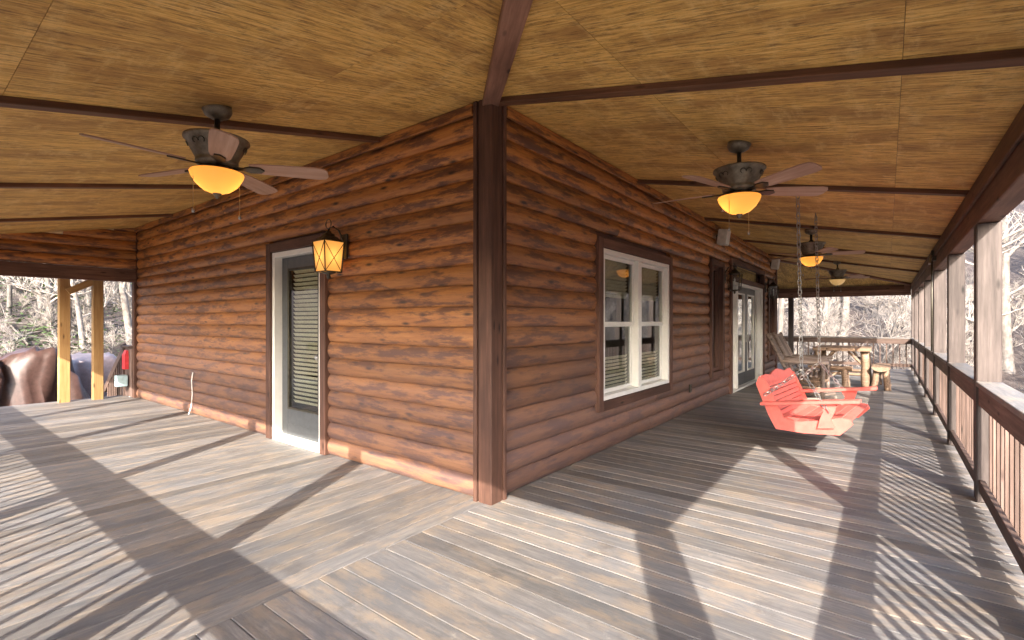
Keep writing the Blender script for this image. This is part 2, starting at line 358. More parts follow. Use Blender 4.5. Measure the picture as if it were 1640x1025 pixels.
# narrow windows either side of the entrance
for u0, u1 in ((5.30, 6.11), (.30, 1.16)):
    p = wpart('window', 'R'); frame4(p, u0, u1, .40, 2.42, .10, .10, .03, 'trim', 'casing'); frame4(p, u0+.104, u1-.104, .504, 2.316, .05, .07, -.03, 'trim', 'frame')
    pane(p, u0+.15, u1-.15, .55, 2.27, -.045)
# french doors with side lights and a transom
p = wpart('door', 'R'); p['label'] = 'white framed glazed double door with side lights and transom'
frame4(p, 1.68, 4.81, 0, 2.56, .09, .10, .03, 'trim', 'casing', False); box('casing', (3.245, .03, 2.185), (2.94, .09, .09), 'trim', p); pane(p, 1.78, 4.71, 2.24, 2.46, -.03)
frame4(p, 1.775, 4.715, 0, 2.135, .06, .12, -.01, 'white', 'frame', False); box('sill', (3.245, .0, .02), (2.82, .14, .04), 'white', p)
for u in (2.30, 4.19): vbox('frame', (u, -.01, 1.055), (.06, .11, 2.03), 'white', p)
for a, b in ((1.84, 2.268), (4.222, 4.65)): frame4(p, a, b, .05, 2.07, .07, .04, -.03, 'white', 'side_light'); pane(p, a+.07, b-.07, .12, 2.0, -.03)
for a, b in ((2.335, 3.24), (3.25, 4.155)):
    frame4(p, a, b, .05, 2.07, .13, .045, -.03, 'door', 'leaf'); frame4(p, a+.125, b-.125, .30, 1.945, .03, .055, -.028, 'white', 'glazing_bead'); box('kick_panel', ((a+b)/2, -.03, .24), (b-a-.26, .04, .12), 'door', p); pane(p, a+.15, b-.15, .33, 1.92, -.03)
for u in (3.19, 3.30): box('handle', (u, .02, 1.0), (.03, .05, .16), 'chain', p)

# ---------------- porch roof and ceiling ----------------
SL = .21; ZC = WH                                     # ceiling height at the wall, fall per metre
def cz(x, y): return ZC-SL*max(x-CX, CY-y, y-14.54, 0)
ceil = empty('ceiling', (0, 0, 0)); tag(ceil, kind='structure')
def cpoly(name, pts, t, mat, dz=0, grain='x'):
    """a slab following the ceiling slope over plan polygon pts"""
    c = Vector((sum(p[0] for p in pts)/len(pts), sum(p[1] for p in pts)/len(pts), 0)); m = len(pts)
    if grain == 'y': rot = R(90); loc = [Vector((y-c.y, -(x-c.x), 0)) for x, y in pts]
    else: rot = 0; loc = [Vector((x-c.x, y-c.y, 0)) for x, y in pts]
    V = [(l.x, l.y, cz(*q)+dz) for l, q in zip(loc, pts)]+[(l.x, l.y, cz(*q)+dz+t) for l, q in zip(loc, pts)]
    F = [list(range(m)), list(range(m, 2*m))]+[[i, (i+1) % m, m+(i+1) % m, m+i] for i in range(m)]
    return mesh(name, V, F, mat, ceil, loc=c, rot=(0, 0, rot))
E = .14; g = .0010
xo, yo, fo = OX+E, OY-E, FY+E
W3 = xo-CX                                              # slope width
def clip(poly, a, b, c):                                # keep a*x+b*y<=c
    out = []
    for i in range(len(poly)):
        p, q = poly[i], poly[(i+1) % len(poly)]; fp, fq = a*p[0]+b*p[1]-c, a*q[0]+b*q[1]-c
        if fp <= 0: out.append(p)
        if fp*fq < 0: t = fp/(fp-fq); out.append((p[0]+(q[0]-p[0])*t, p[1]+(q[1]-p[1])*t))
    return out
rows = [(0, 1.22), (1.22, 2.44), (2.44, W3)]
ys = [CY-3.4]+[CY+2.62*k for k in range(0, 7)]
for y0, y1 in zip(ys, ys[1:]):
    for a, b in rows:
        q = [(CX+a+g, y0+g), (CX+b-g, y0+g), (CX+b-g, y1-g), (CX+a+g, y1-g)]
        q = clip(q, -1, -1, -(CX+CY)); q = clip(q, -1, 1, 14.54-CX)
        q = [p for p in q]
        if len(q) > 2: cpoly('plywood_sheet', q, .015, 'ply')
xs = [CX+3.4, -3.66+2.55*.0]+[-3.66-2.55*k for k in range(1, 5)]
for x1, x0 in zip(xs, xs[1:]):
    for a, b in rows:
        q = [(x0+g, CY-b+g), (x1-g, CY-b+g), (x1-g, CY-a-g), (x0+g, CY-a-g)]
        q = clip(q, 1, 1, CX+CY)
        if len(q) > 2: cpoly('plywood_sheet', q, .015, 'ply', grain='y')
xs = [CX+3.4]+[CX-2.62*k for k in range(0, 3)]
for x1, x0 in zip(xs, xs[1:]):
    for a, b in rows:
        q = [(x0+g, 14.54+a+g), (x1-g, 14.54+a+g), (x1-g, 14.54+b-g), (x0+g, 14.54+b-g)]
        q = clip(q, 1, -1, CX-14.54)
        if len(q) > 2: cpoly('plywood_sheet', q, .015, 'ply', grain='y')
def batten(x0, y0, x1, y1, wd=.085, t=.04, name='batten', ext=0):
    p = Vector((x0, y0, cz(x0, y0)-t/2+.002)); q = Vector((x1, y1, cz(x1, y1)-t/2+.002)); stick(name, p, q, (wd, t), 'beam' if name == 'hip_beam' else 'batten', ceil)
for k in range(0, 5): batten(CX+.05, CY+2.62*k, OX-.05, CY+2.62*k)
for k in range(0, 3): batten(-3.66-2.55*k, CY-.05, -3.66-2.55*k, OY+.05)
batten(CX, CY, OX-.05, OY+.05, .12, .06, 'hip_beam'); batten(CX, 14.54, OX-.05, FY-.05, .12, .06, 'hip_beam')
# roof above the ceiling (keeps the sun off) 
rf = cpoly('roof', [(LX-.3, yo), (xo, yo), (CX, CY), (LX-.3, CY)], .05, 'roof', .03); cpoly('roof', [(xo, yo), (xo, fo), (CX, 14.54), (CX, CY)], .05, 'roof', .03)
cpoly('roof', [(CX, 14.54), (xo, fo), (-9, fo), (-9, 14.54)], .05, 'roof', .03); cpoly('roof', [(CX, CY), (CX, 14.54), (-9, 14.54), (LX-.3, CY)], .05, 'roof', .03)
# header beams
HB = 2.10
def header(c, L, along, label):
    h = empty('header_beam', c, 0 if along == 'x' else R(90)); tag(h, label, 'beam')
    zt = cz(OX, 5)-.03
    box('beam', (0, 0, (HB+zt)/2-.0), (L, .13, zt-HB), 'beam', h, ch=.006)
    box('trim_board', (0, .078 if along == 'y' else (.078 if c[1] < 5 else -.078), zt-.055), (L-.3, .022, .13), 'batten', h)
    return h
header((OX, (OY+FY)/2, 0), FY-OY+.14, 'y', 'long brown header beam above the right-hand row of porch posts')
header(((OX+LX)/2-.07, OY, 0), OX-LX-.01, 'x', 'brown header beam above the railing along the side of the left porch')
header(((OX-9)/2-.07, FY, 0), OX+9-.01, 'x', 'dark header beam across the far end of the porch')
# left end: header with siding up to the ceiling
g_ = empty('end_gable', (LX, CY, 0)); tag(g_, 'log-sided panel over a dark beam closing the left end of the porch', 'wall panel')
ybox('beam', (-.0, -1.53, 2.17), (.13, 2.95, .22), 'beam', g_)
pr = [(-.018, 0)]+[(.008+.036*math.sin(math.pi*t)**.65, t*(CH-.001)) for t in [0, .06, .16, .3, .45, .6, .75, .88, .96, 1]]+[(-.018, CH-.001)]
for k in range(5):
    z0 = 2.285+k*CH; Lk = min(2.95, max(.3, (WH-z0-.06)/SL)); m = len(pr)
    V = [(0, a, b) for a, b in pr]+[(Lk, a, b) for a, b in pr]; F = [list(range(m)), list(range(m, 2*m))]+[[i, (i+1) % m, m+(i+1) % m, m+i] for i in range(m)]
    mesh('siding_board', V, F, 'siding', g_, loc=(.03, -.06, z0), rot=(0, 0, -math.pi/2))

# ---------------- posts and railings ----------------
def post(x, y, label, s=.14):
    o = vbox('porch_post', (x, y, HB/2), (s, s, HB-.004), 'post', None, .008); tag(o, label, 'post', 'posts along the porch edge'); return o
PY = [2.97+2.13*k for k in range(0, 7)]
ordn = ['nearest', 'second', 'third', 'fourth', 'fifth', 'sixth', 'seventh']
post(OX, OY, 'thick square post at the near outer corner of the porch', .19)
for i, yy in enumerate(PY): post(OX, yy, f'{ordn[i]} square wooden post along the right-hand railing, counted from the camera')
post(OX, FY, 'square wooden post at the far right corner of the porch')
PX = [-2.4-2.13*k for k in range(0, 4)]
for i, xx in enumerate(PX): post(xx, OY, f'{ordn[i]} square post along the left porch railing, counted from the near corner')
post(-2.4, FY, 'square post at the far railing beside the house corner'); post(-5.0, FY, 'square post at the far railing behind the house')
def railing(p, q, label):
    p, q = Vector(p), Vector(q); d = (q-p); L = d.length; r = empty('porch_railing', (*p, 0), math.atan2(d.y, d.x)); tag(r, label, 'railing', 'railing sections between the porch posts')
    s = 1 if (r.rotation_euler.z > 1) else -1
    box('top_rail', (L/2, .0, .893), (L-.145, .15, .037), 'deck', r); box('upper_rail', (L/2, .04*s, .80), (L-.145, .036, .14), 'rail', r)
    box('bottom_rail', (L/2, .04*s, .13), (L-.145, .036, .09), 'rail', r)
    m = int((L-.2)/.147); o = (L-(m-1)*.147)/2
    for i in range(m): vbox('baluster', (o+i*.147, 0, .475), (.028, .028, .79), 'rail', r, .002)
prev = OY
for i, yy in enumerate(PY+[FY]): railing((OX, prev), (OX, yy), f'{(ordn+["farthest"])[i]} railing section on the right side of the porch, counted from the near corner'); prev = yy
prev = OX
for i, xx in enumerate(PX+[LX]): railing((xx, OY), (prev, OY), f'{ordn[i]} railing section of the left porch, counted from the near corner'); prev = xx
railing((-2.4, FY), (OX, FY), 'railing across the far end of the porch behind the log table'); railing((-5.0, FY), (-2.4, FY), 'railing at the far end behind the house corner')

# ---------------- ceiling fans ----------------
def fan(x, y, ang, lit, label):
    zc = cz(x, y); r = empty('ceiling_fan', (x, y, zc)); tag(r, label, 'ceiling fan', 'ceiling fans along the porch')
    lathe('canopy', [(.005, .012), (.082, .012), (.085, -.02), (.07, -.05), (.03, -.072), (.005, -.074)], 'pewter', r)
    lathe('downrod', [(.0, -.06), (.016, -.06), (.016, -.15), (.034, -.17), (.04, -.20), (.0, -.21)], 'bronze', r, 16)
    h = lathe('motor_housing', [(.0, -.19), (.165, -.195), (.185, -.20), (.187, -.212), (.172, -.222), (.150, -.27), (.122, -.325), (.118, -.335), (.122, -.345), (.118, -.365), (.085, -.38), (0, -.385)], 'pewter', r, 36)
    for k in range(6):                                   # scroll ornament on the housing
        a = k*math.pi/3; pts = []
        for sgn in (-1, 1):
            pts = []
            for j in range(14):
                t = j/13*4.2; rr = .028*(1-j/18); uu = sgn*(.026+rr*math.cos(t)*-1); zz = -.262+rr*math.sin(t); th = a+uu/.16; rad = .152+(zz+.27)*.42+.003
                pts.append((rad*math.cos(th), rad*math.sin(th), zz))
            tube('scroll', pts, .003, 'bronze', h, 4)
    lathe('light_collar', [(0, -.38), (.10, -.385), (.125, -.40), (.14, -.415), (0, -.42)], 'bronze', r)
    b = lathe('light_bowl', [(.0, -.412), (.150, -.412), (.153, -.42), (.145, -.445), (.118, -.49), (.075, -.528), (.03, -.545), (0, -.547)], 'bowl' if lit else 'bowl_off_glow', r, 36)
    if lit:
        for a in (.4, 3.0): bulb(r, (.06*math.cos(ang+a), .06*math.sin(ang+a), -.45), .09)
    lathe('finial', [(0, -.54), (.024, -.543), (.026, -.552), (.012, -.562), (.014, -.572), (0, -.58)], 'pewter', b, 14)
    for k in range(5):
        a = ang+k*2*math.pi/5; c, s = math.cos(a), math.sin(a)
        prof = [(.19, .045), (.25, .058), (.45, .068), (.60, .070), (.645, .060), (.665, .03)]
        out = prof+[(u, -v) for u, v in reversed(prof)]; tl = -math.tan(R(13)); m = len(out)
        V = [(u, v, v*tl-.372) for u, v in out]+[(u, v, v*tl-.364) for u, v in out]; F = [list(range(m)), list(range(m, 2*m))]+[[i, (i+1) % m, m+(i+1) % m, m+i] for i in range(m)]
        bl = mesh('blade', V, F, 'blade', r, rot=(0, 0, a))
        arm = [(.09, .016), (.15, .012), (.19, .035), (.25, .03), (.275, .0), (.25, -.03), (.19, -.035), (.15, -.012), (.09, -.016)]; m = len(arm)
        V = [(u, v, v*tl-.382) for u, v in arm]+[(u, v, v*tl-.3725) for u, v in arm]; F = [list(range(m)), list(range(m, 2*m))]+[[i, (i+1) % m, m+(i+1) % m, m+i] for i in range(m)]
        mesh('blade_iron', V, F, 'bronze', bl)
    for a in (ang+.6, ang+.6+math.pi):
        px, py = .135*math.cos(a), .135*math.sin(a); tube('pull_chain', [(px, py, -.40), (px, py, -.66), (px, py, -.665), (px, py, -.685), (px, py, -.69)], [.0022, .0022, .009, .010, .003], 'chain', r, 6)
fan(-3.39, 1.31, R(54), True, 'ceiling fan with amber bowl light above the left porch')
fan(-.90, 4.02, R(38), True, 'large near ceiling fan above the right porch before the swing')
fan(-.90, 8.48, R(12), True, 'ceiling fan with lit bowl beyond the swing chains')
fan(-.90, 13.3, R(30), False, 'farthest ceiling fan with unlit but faintly glowing cream bowl above the log table')

# ---------------- lanterns, speakers ----------------
def lantern(loc, rz, lit, label):
    """local +y points away from the wall"""
    r = empty('wall_lantern', loc, rz); tag(r, label, 'lantern', 'wall lanterns beside the doors')
    box('back_plate', (0, .012, .02), (.11, .024, .24), 'bronze', r)
    tube('arm', [(0, .02, .08), (0, .07, .17), (0, .13, .20), (0, .175, .17), (0, .18, .12)], .009, 'bronze', r, 8)
    for t0, rad, zc_ in ((0, .045, .215),): tube('ring', [(rad*math.cos(t), .18, zc_+rad*math.sin(t)) for t in [i*2*math.pi/16 for i in range(17)]], .005, 'bronze', r, 6)
    lathe('cap', [(.0, .15), (.02, .15), (.03, .13), (.055, .12), (.06, .10), (.085, .09), (.125, .055), (.125, .045), (0, .045)], 'bronze', r, 4, (0, .18, 0), (0, 0, R(45)))
    a, b, z0, z1 = .105, .085, .043, -.24                 # tapering glass body
    gl = mesh('glass_body', [(sx*a*.93, .18+sy*a*.93, z0) for sx, sy in ((-1, -1), (1, -1), (1, 1), (-1, 1))]+[(sx*b*.93, .18+sy*b*.93, z1) for sx, sy in ((-1, -1), (1, -1), (1, 1), (-1, 1))],
         [(0, 1, 5, 4), (1, 2, 6, 5), (2, 3, 7, 6), (3, 0, 4, 7), (4, 5, 6, 7), (0, 1, 2, 3)], 'lampglass' if lit else 'glass', r)
    cs = ((-1, -1), (1, -1), (1, 1), (-1, 1))
    for i, (sx, sy) in enumerate(cs):
        tx, ty = cs[(i+1) % 4]; P = lambda q, w_, z: Vector((q[0]*w_, .18+q[1]*w_, z))
        tube('bar', [P((sx, sy), a, z0), P((sx, sy), b, z1)], .006, 'bronze', gl, 6)
        tube('bar', [P((sx, sy), b, z1), P((tx, ty), b, z1)], .006, 'bronze', gl, 6)
        if lit:
            tube('bar', [P((sx, sy), a, z0), P((tx, ty), b, z1)], .0035, 'bronze', gl, 5); tube('bar', [P((tx, ty), a, z0), P((sx, sy), b, z1)], .0035, 'bronze', gl, 5)
    lathe('finial', [(0, -.24), (.07, -.242), (.05, -.255), (.015, -.265), (.02, -.285), (.008, -.305), (0, -.31)], 'bronze', r, 12, (0, .18, 0))
    if lit: bulb(r, (0, .18, -.09), .09)
    if not lit: lathe('candle', [(0, -.185), (.012, -.185), (.012, -.08), (.016, -.05), (.004, -.02), (0, -.018)], 'white', r, 10, (0, .18, 0))
lantern((-4.20, CY-.05, 2.07), math.pi, True, 'lit wall lantern with crossed bars beside the left door')
lantern((CX+.05, 9.30, 2.16), -math.pi/2, False, 'black wall lantern left of the glazed double door')
lantern((CX+.05, 13.03, 2.16), -math.pi/2, False, 'black wall lantern right of the glazed double door')
for yy, lb in ((8.80, 'cream box speaker under the ceiling nearer the camera'), (13.65, 'cream box speaker under the ceiling at the far wall corner')):
    r = empty('speaker', (CX+.06, yy, 2.80)); tag(r, lb, 'speaker', 'speakers on the wall')
    box('cabinet', (.11, 0, 0), (.15, .22, .26), 'speaker', r, (0, R(8), 0), .012); box('bracket', (.02, 0, 0), (.05, .05, .10), 'bronze', r); box('grille', (.187, 0, -.01), (.006, .19, .23), 'white', r, (0, R(8), 0))
r = empty('outlet_box', (CX+.045, 7.4, .36)); tag(r, 'small dark outlet cover low on the right wall', 'outlet'); box('cover', (.008, 0, 0), (.02, .08, .12), 'bronze', r); box('socket', (.02, 0, .025), (.008, .035, .03), 'dark', r); box('socket', (.02, 0, -.025), (.008, .035, .03), 'dark', r)
tag(tube('white_cord', [(-8.0, CY-.055, .62), (-8.02, CY-.062, .5), (-8.0, CY-.06, .3), (-8.03, CY-.065, .12), (-8.02, CY-.10, .012)], .008, 'pipe'), 'white cord hanging down the left wall to the deck', 'cord')
r = empty('hanging_rod', (OX-.11, 8.9, 0)); tag(r, 'thin dark rod hanging from a clamp on the right header beam', 'rod')
tube('rod', [(0, 0, 2.2), (0, .0, .95)], .012, 'bronze', r); box('clamp', (.02, 0, 2.27), (.06, .12, .14), 'bronze', r); stick('lever', (0, 0, 2.28), (-.05, -.45, 2.12), (.025, .025), 'chain', r)
r = box('brick_block', (CX+.13, 12.95, .05), (.2, .1, .095), 'red'); tag(r, 'small reddish block on the deck beside the double door', 'block')

# ---------------- porch swing ----------------
sw = empty('porch_swing', (-.58, 6.13, 0), R(-5)); tag(sw, 'coral red wooden porch swing hanging on chains', 'porch swing')
HW = .57
# seat: slats following a dished curve, back slats leaning backwards
seat = [(-.26, .385), (-.19, .362), (-.10, .355), (0, .365), (.10, .39), (.20, .42), (.29, .438), (.365, .425)]
for i in range(len(seat)-1):
    (x0, z0), (x1, z1) = seat[i], seat[i+1]; L = math.hypot(x1-x0, z1-z0); a = -math.atan2(z1-z0, x1-x0)
    box('seat_slat', ((x0+x1)/2, 0, (z0+z1)/2), (L-.003, 2*HW-.02, .02), 'red', sw, (0, a, 0))
bx0, bz0, bx1, bz1 = -.25, .39, -.40, .77
for i in range(8):
    t = (i+.5)/8; L = math.hypot(bx1-bx0, bz1-bz0)/8
    if i < 7: box('back_slat', (bx0+(bx1-bx0)*t, 0, bz0+(bz1-bz0)*t), (L-.006, 2*HW-.02, .022), 'red', sw, (0, -math.atan2(bz1-bz0, bx1-bx0), 0))
# scalloped crest board
cr = []; m = 40
for i in range(m+1):
    u = -HW+.01+i*(2*HW-.02)/m; t = abs(u)/HW; hgt = .065+.030*abs(math.cos(t*math.pi*1.0))+.03*(1-t)
    cr.append((u, hgt))
nx, nz = (bx1-bx0), (bz1-bz0); ln = math.hypot(nx, nz); nx /= ln; nz /= ln
V = []; base = Vector((bx0+(bx1-bx0)*.84, 0, bz0+(bz1-bz0)*.84))
for off in (-.011, .011):
    for u, hgt in cr: V.append((base.x+nz*off, u, base.z-nx*off))
    for u, hgt in reversed(cr): V.append((base.x+nx*hgt+nz*off, u, base.z+nz*hgt-nx*off))
m2 = 2*len(cr); F = [list(range(m2)), list(range(m2, 2*m2))]+[[i, (i+1) % m2, m2+(i+1) % m2, m2+i] for i in range(m2)]
mesh('crest_board', V, F, 'red', sw)
for s in (-1, 1):
    y0, y1 = (HW-.012, HW+.016) if s > 0 else (-HW-.016, -HW+.012)
    prism('side_panel', [(-.27, .265), (-.02, .26), (.28, .285), (.38, .40), (.36, .445), (.28, .45), (.10, .40), (-.08, .365), (-.20, .39), (-.36, .75), (-.43, .79), (-.46, .71), (-.34, .40)], y0, y1, 'red', sw)
    prism('arm_support', [(.10, .33), (.24, .35), (.21, .43), (.24, .50), (.27, .60), (.10, .585), (.15, .50), (.12, .42)], y0+.028*s, y1+.028*s, 'red', sw)
    stick('arm_rest', (-.40, s*(HW+.03), .515), (.44, s*(HW+.03), .625), (.12, .032), 'red', sw)
    # chain with real links: hook, main run, two branches
    V, F = [], []
    def links(p, q):
        p, q = Vector(p), Vector(q); d_ = q-p; k = max(2, int(d_.length/.046)); ax_ = d_.normalized(); u_ = ax_.orthogonal().normalized(); v_ = ax_.cross(u_)
        for i in range(k):
            c = p+d_*((i+.5)/k); w_ = u_ if i % 2 else v_; h = d_.length/k*.66; pts = [c+ax_*h*sx+w_*.0155*sy for sx, sy in ((-1, -.5), (-.6, -1), (.6, -1), (1, -.5), (1, .5), (.6, 1), (-.6, 1), (-1, .5), (-1, -.5))]
            tube_geo(V, F, pts, [.0048]*len(pts), 4)
    inv = Matrix.Rotation(R(5), 4, 'Z'); hook = inv @ (Vector((-.69, 5.44 if s < 0 else 6.95, cz(-.69, 6)-.04))-Vector((-.58, 6.13, 0)))
    j = Vector((hook.x*.6, s*(HW+.06), .88)); links(hook, j); links(j, (-.37, s*(HW+.035), .60)); links(j, (.19, s*(HW+.05), .50))
    mesh('chain', V, F, 'chain', sw); tube('hook', [hook+Vector((0, 0, .05)), hook+Vector((0, 0, .0)), hook+Vector((.015, 0, -.02)), hook+Vector((0, 0, -.035))], .006, 'chain', sw, 6)

# ---------------- rustic furniture ----------------
def rocker(loc, rz, label):
    r = empty('rocking_chair', loc, rz); tag(r, label, 'rocking chair', 'rustic rocking chairs behind the swing')
    for s in (-1, 1):
        yy = s*.28
        tube('rocker', [(-.50, yy, .10), (-.30, yy, .045), (0, yy, .025), (.28, yy, .04), (.46, yy, .085)], .024, 'greylog', r)
        tube('back_post', [(-.20, yy, .05), (-.24, yy, .42), (-.58, yy, 1.14)], [.03, .032, .026], 'greylog', r)
        tube('front_leg', [(.26, yy, .05), (.26, yy, .64)], [.034, .03], 'greylog', r, wob=.006)
        tube('arm', [(-.36, yy, .66), (.34, yy, .66)], [.032, .034], 'greylog', r, wob=.006)
        tube('stretcher', [(-.22, yy, .24), (.26, yy, .22)], [.02, .02], 'log', r, wob=.005)
    for z in (.22, .38): tube('stretcher', [(.26, -.28, z), (.26, .28, z)], [.022, .022], 'log', r, wob=.005)
    for i in range(7): tube('seat_slat', [(-.22+.075*i, -.28, .42), (-.22+.075*i, .28, .42)], [.030, .030], 'greylog', r, wob=.004)
    tube('crest', [(-.555, -.30, 1.08), (-.555, .30, 1.08)], [.026, .026], 'greylog', r, wob=.005); tube('crest', [(-.28, -.28, .50), (-.28, .28, .50)], [.024, .024], 'greylog', r)
    for i in range(5): stick('back_slat', (-.275, -.19+.095*i, .50), (-.55, -.19+.095*i, 1.08), (.07, .016), 'greylog', r)
rocker((-1.15, 10.0, 0), R(6), 'rustic log rocking chair just behind the red swing'); rocker((-1.20, 11.05, 0), R(-4), 'farther rustic log rocking chair beside the double door')
def bench(loc, rz, L, label):
    r = empty('log_bench', loc, rz); tag(r, label, 'bench', 'half-log benches around the table')
    V = []; m = 9; prof = [(.15*math.cos(math.pi+math.pi*i/(m-1)), .09*math.sin(math.pi+math.pi*i/(m-1))) for i in range(m)]
    seatm = [(a, b+.46) for a, b in prof]; n_ = len(seatm); V = [(-L/2, a, b) for a, b in seatm]+[(L/2, a, b) for a, b in seatm]
    F = [list(range(n_)), list(range(n_, 2*n_))]+[[i, (i+1) % n_, n_+(i+1) % n_, n_+i] for i in range(n_)]; mesh('seat', V, F, 'log', r)
    for sx in (-1, 1):
        for sy in (-1, 1): tube('leg', [(sx*(L/2-.13), sy*.07, .42), (sx*(L/2-.10), sy*.11, 0)], [.052, .06], 'log', r, 10, wob=.006)
    tube('brace', [(-L/2+.14, 0, .12), (L/2-.2, .0, .36)], [.022, .02], 'log', r, wob=.01)
bench((-.10, 12.55, 0), R(90), 1.15, 'half-log bench on the railing side of the table'); bench((-.92, 11.75, 0), 0, .75, 'short half-log bench in front of the table')
t = empty('log_table', (-.76, 12.65, 0)); tag(t, 'rustic log table with thick plank top at the far end', 'table')
for i in range(4): box('top_plank', (-.375+.25*i, 0, .785), (.245, 1.25, .065), 'log', t, (0, 0, 0), .012)
for sx in (-1, 1):
    for sy in (-1, 1):
        tube('leg', [(sx*.40, sy*.46, .75), (sx*.42, sy*.48, 0)], [.065, .08], 'log', t, 10, wob=.008)
        tube('brace', [(sx*.38, sy*.46, .45), (sx*.12, sy*.46, .74)], [.024, .024], 'log', t, wob=.008)
for sy in (-1, 1): tube('stretcher', [(-.40, sy*.46, .28), (.40, sy*.46, .28)], [.03, .03], 'log', t, wob=.01)

# ---------------- beyond the left end ----------------
for yy, xx, lb in ((1.88, -11.0, 'left of two new yellow pine posts beyond the deck end'), (2.31, -10.95, 'right of two new yellow pine posts beyond the deck end')):
    r = empty('pine_post', (xx, yy, 0)); tag(r, lb, 'post', 'yellow pine posts'); vbox('shaft', (0, 0, .88), (.14, .14, 2.45), 'pine', r, .006)
    if yy < 2: stick('brace', (.09, .03, 1.86), (.09, .42, 2.09), (.03, .11), 'pine', r)
r = empty('stair_railing', (-11.1, 2.80, 0)); tag(r, 'dark brown stair railing descending beside the house end', 'railing')
vbox('newel', (.0, -.06, .42), (.09, .09, .95), 'rail', r); stick('hand_rail', (.0, -.06, .90), (-1.3, -.06, .0), (.05, .12), 'rail', r); box('top_board', (.22, -.06, .905), (.50, .14, .036), 'rail', r)
for i in range(9): vbox('baluster', (-.12-.12*i, -.06, .40-.083*i), (.036, .036, .75), 'rail', r, .002)
for i in range(3): vbox('panel_board', (.10+.13*i, -.06, .44), (.125, .03, .86), 'rail', r)
r = empty('meter_box', (-10.86, 2.62, .30)); tag(r, 'pale blue box with white pipe at the foot of the house end', 'box'); box('box', (0, 0, 0), (.16, .16, .2), 'paleblue', r, ch=.01); tube('pipe', [(.02, .14, -.3), (.02, .14, .25), (-.05, .14, .3)], .035, 'pipe', r)
r = mesh('red_can', *(lambda: ([(sx*.09*k, sy*.09*k, z) for z, k in ((0, 1), (.26, 1), (.34, .7)) for sx, sy in ((-1, -1), (1, -1), (1, 1), (-1, 1))], [(0, 1, 2, 3), (8, 9, 10, 11)]+[(a*4+i, a*4+(i+1) % 4, a*4+4+(i+1) % 4, a*4+4+i) for a in range(2) for i in range(4)]))(), 'redplastic', loc=(-10.93, 2.76, .50)); tag(r, 'bright red plastic can beside the stair railing', 'can')
# tarp-covered stack
tp = empty('covered_stack', (-13.6, 2.0, -.35)); tag(tp, 'bulky stack covered with crumpled brown and mauve tarps beyond the deck', 'covered stack')
def tarp(name, cx, cy, sx, sy, h, mat, seed, rag):
    nn = 26; V = []
    for j in range(nn+1):
        for i in range(nn+1):
            u, v = i/nn*2-1, j/nn*2-1; e = max(abs(u), abs(v)); k = min(1, max(0, (1-e)/.22)); z = h*(1-(1-k)**2.2)
            q = Vector((u*1.9+seed, v*2.3, z*1.5)); x = cx+u*sx*(1-.12*k*0); yv = cy+v*sy
            d_ = rag*(noise.noise(q)+.9*(.35-abs(noise.noise(Vector((u*2.6+seed, v*3.4+u*2, 0)))))+.35*(.3-abs(noise.noise(Vector((u*7+seed, v*6-u*3, z)))))); V.append((x+d_*.5, yv+d_*.6, max(.0, z+d_*.6*(.4+k))))
    F = [(j*(nn+1)+i, j*(nn+1)+i+1, (j+1)*(nn+1)+i+1, (j+1)*(nn+1)+i) for j in range(nn) for i in range(nn)]; return mesh(name, V, F, mat, tp, True)
tarp('brown_cover', .10, -.55, 1.0, .95, .98, 'tarp', 3.1, .36); tarp('mauve_cover', -.7, .35, 1.0, .95, .92, 'tarp2', 8.4, .12)

# ---------------- bare trees ----------------
def grow(seed, H, r0, nb=15, sub=6, tw=5, lean=.05):
    rg = random.Random(seed); TV, TF, BV, BF = [], [], [], []
    pts = [Vector((0, 0, -.4))]; d = Vector((rg.uniform(-lean, lean), rg.uniform(-lean, lean), 1))
    for i in range(9): d = (d+Vector((rg.uniform(-.07, .07), rg.uniform(-.07, .07), .05))).normalized(); pts.append(pts[-1]+d*H/9)
    rad = [r0*(1-.1*i)+.008 for i in range(10)]; tube_geo(TV, TF, pts, rad, 8)
    def br(p, d, L, r, lvl):
        q = [p]; k = 4
        for i in range(k): d = (d+Vector((rg.uniform(-.28, .28), rg.uniform(-.28, .28), rg.uniform(-.08, .24)))).normalized(); q.append(q[-1]+d*L/k)
        tube_geo(BV, BF, q, [r*(1-.8*i/k)+.002 for i in range(k+1)], 4 if lvl == 0 else 3)
        if lvl < 2:
            for i in range(sub if lvl == 0 else tw):
                t = rg.uniform(.2, 1)*k; a = q[min(k-1, int(t))].lerp(q[min(k, int(t)+1)], t % 1); nd = (d+Vector((rg.uniform(-1, 1), rg.uniform(-1, 1), rg.uniform(-.5, .8)))).normalized()
                br(a, nd, L*rg.uniform(.35, .62), r*.5, lvl+1)
    for i in range(nb):
        t = rg.uniform(.18, .98)*9; a = pts[int(t)].lerp(pts[min(9, int(t)+1)], t % 1); th = rg.uniform(0, 6.28); nd = Vector((math.cos(th), math.sin(th), rg.uniform(.1, .9))).normalized()
        br(a, nd, H*rg.uniform(.14, .30), r0*(1-.1*t)*.45+.006, 0)
    def mk(n, v, f, m):
        me = bpy.data.meshes.new(n); me.from_pydata([tuple(x) for x in v], [], f); me.materials.append(M[m])
        for p in me.polygons: p.use_smooth = True
        return me
    return mk('trunk', TV, TF, 'bark'), mk('crown', BV, BF, 'twig')
PROTO = [grow(s, rr.uniform(11, 16), rr.uniform(.12, .22)) for s, rr in ((i*11+5, random.Random(i)) for i in range(6))]
SHRUB = [grow(s, 3.2, .035, 22, 7, 5, .35) for s in (101, 102, 103, 104)]
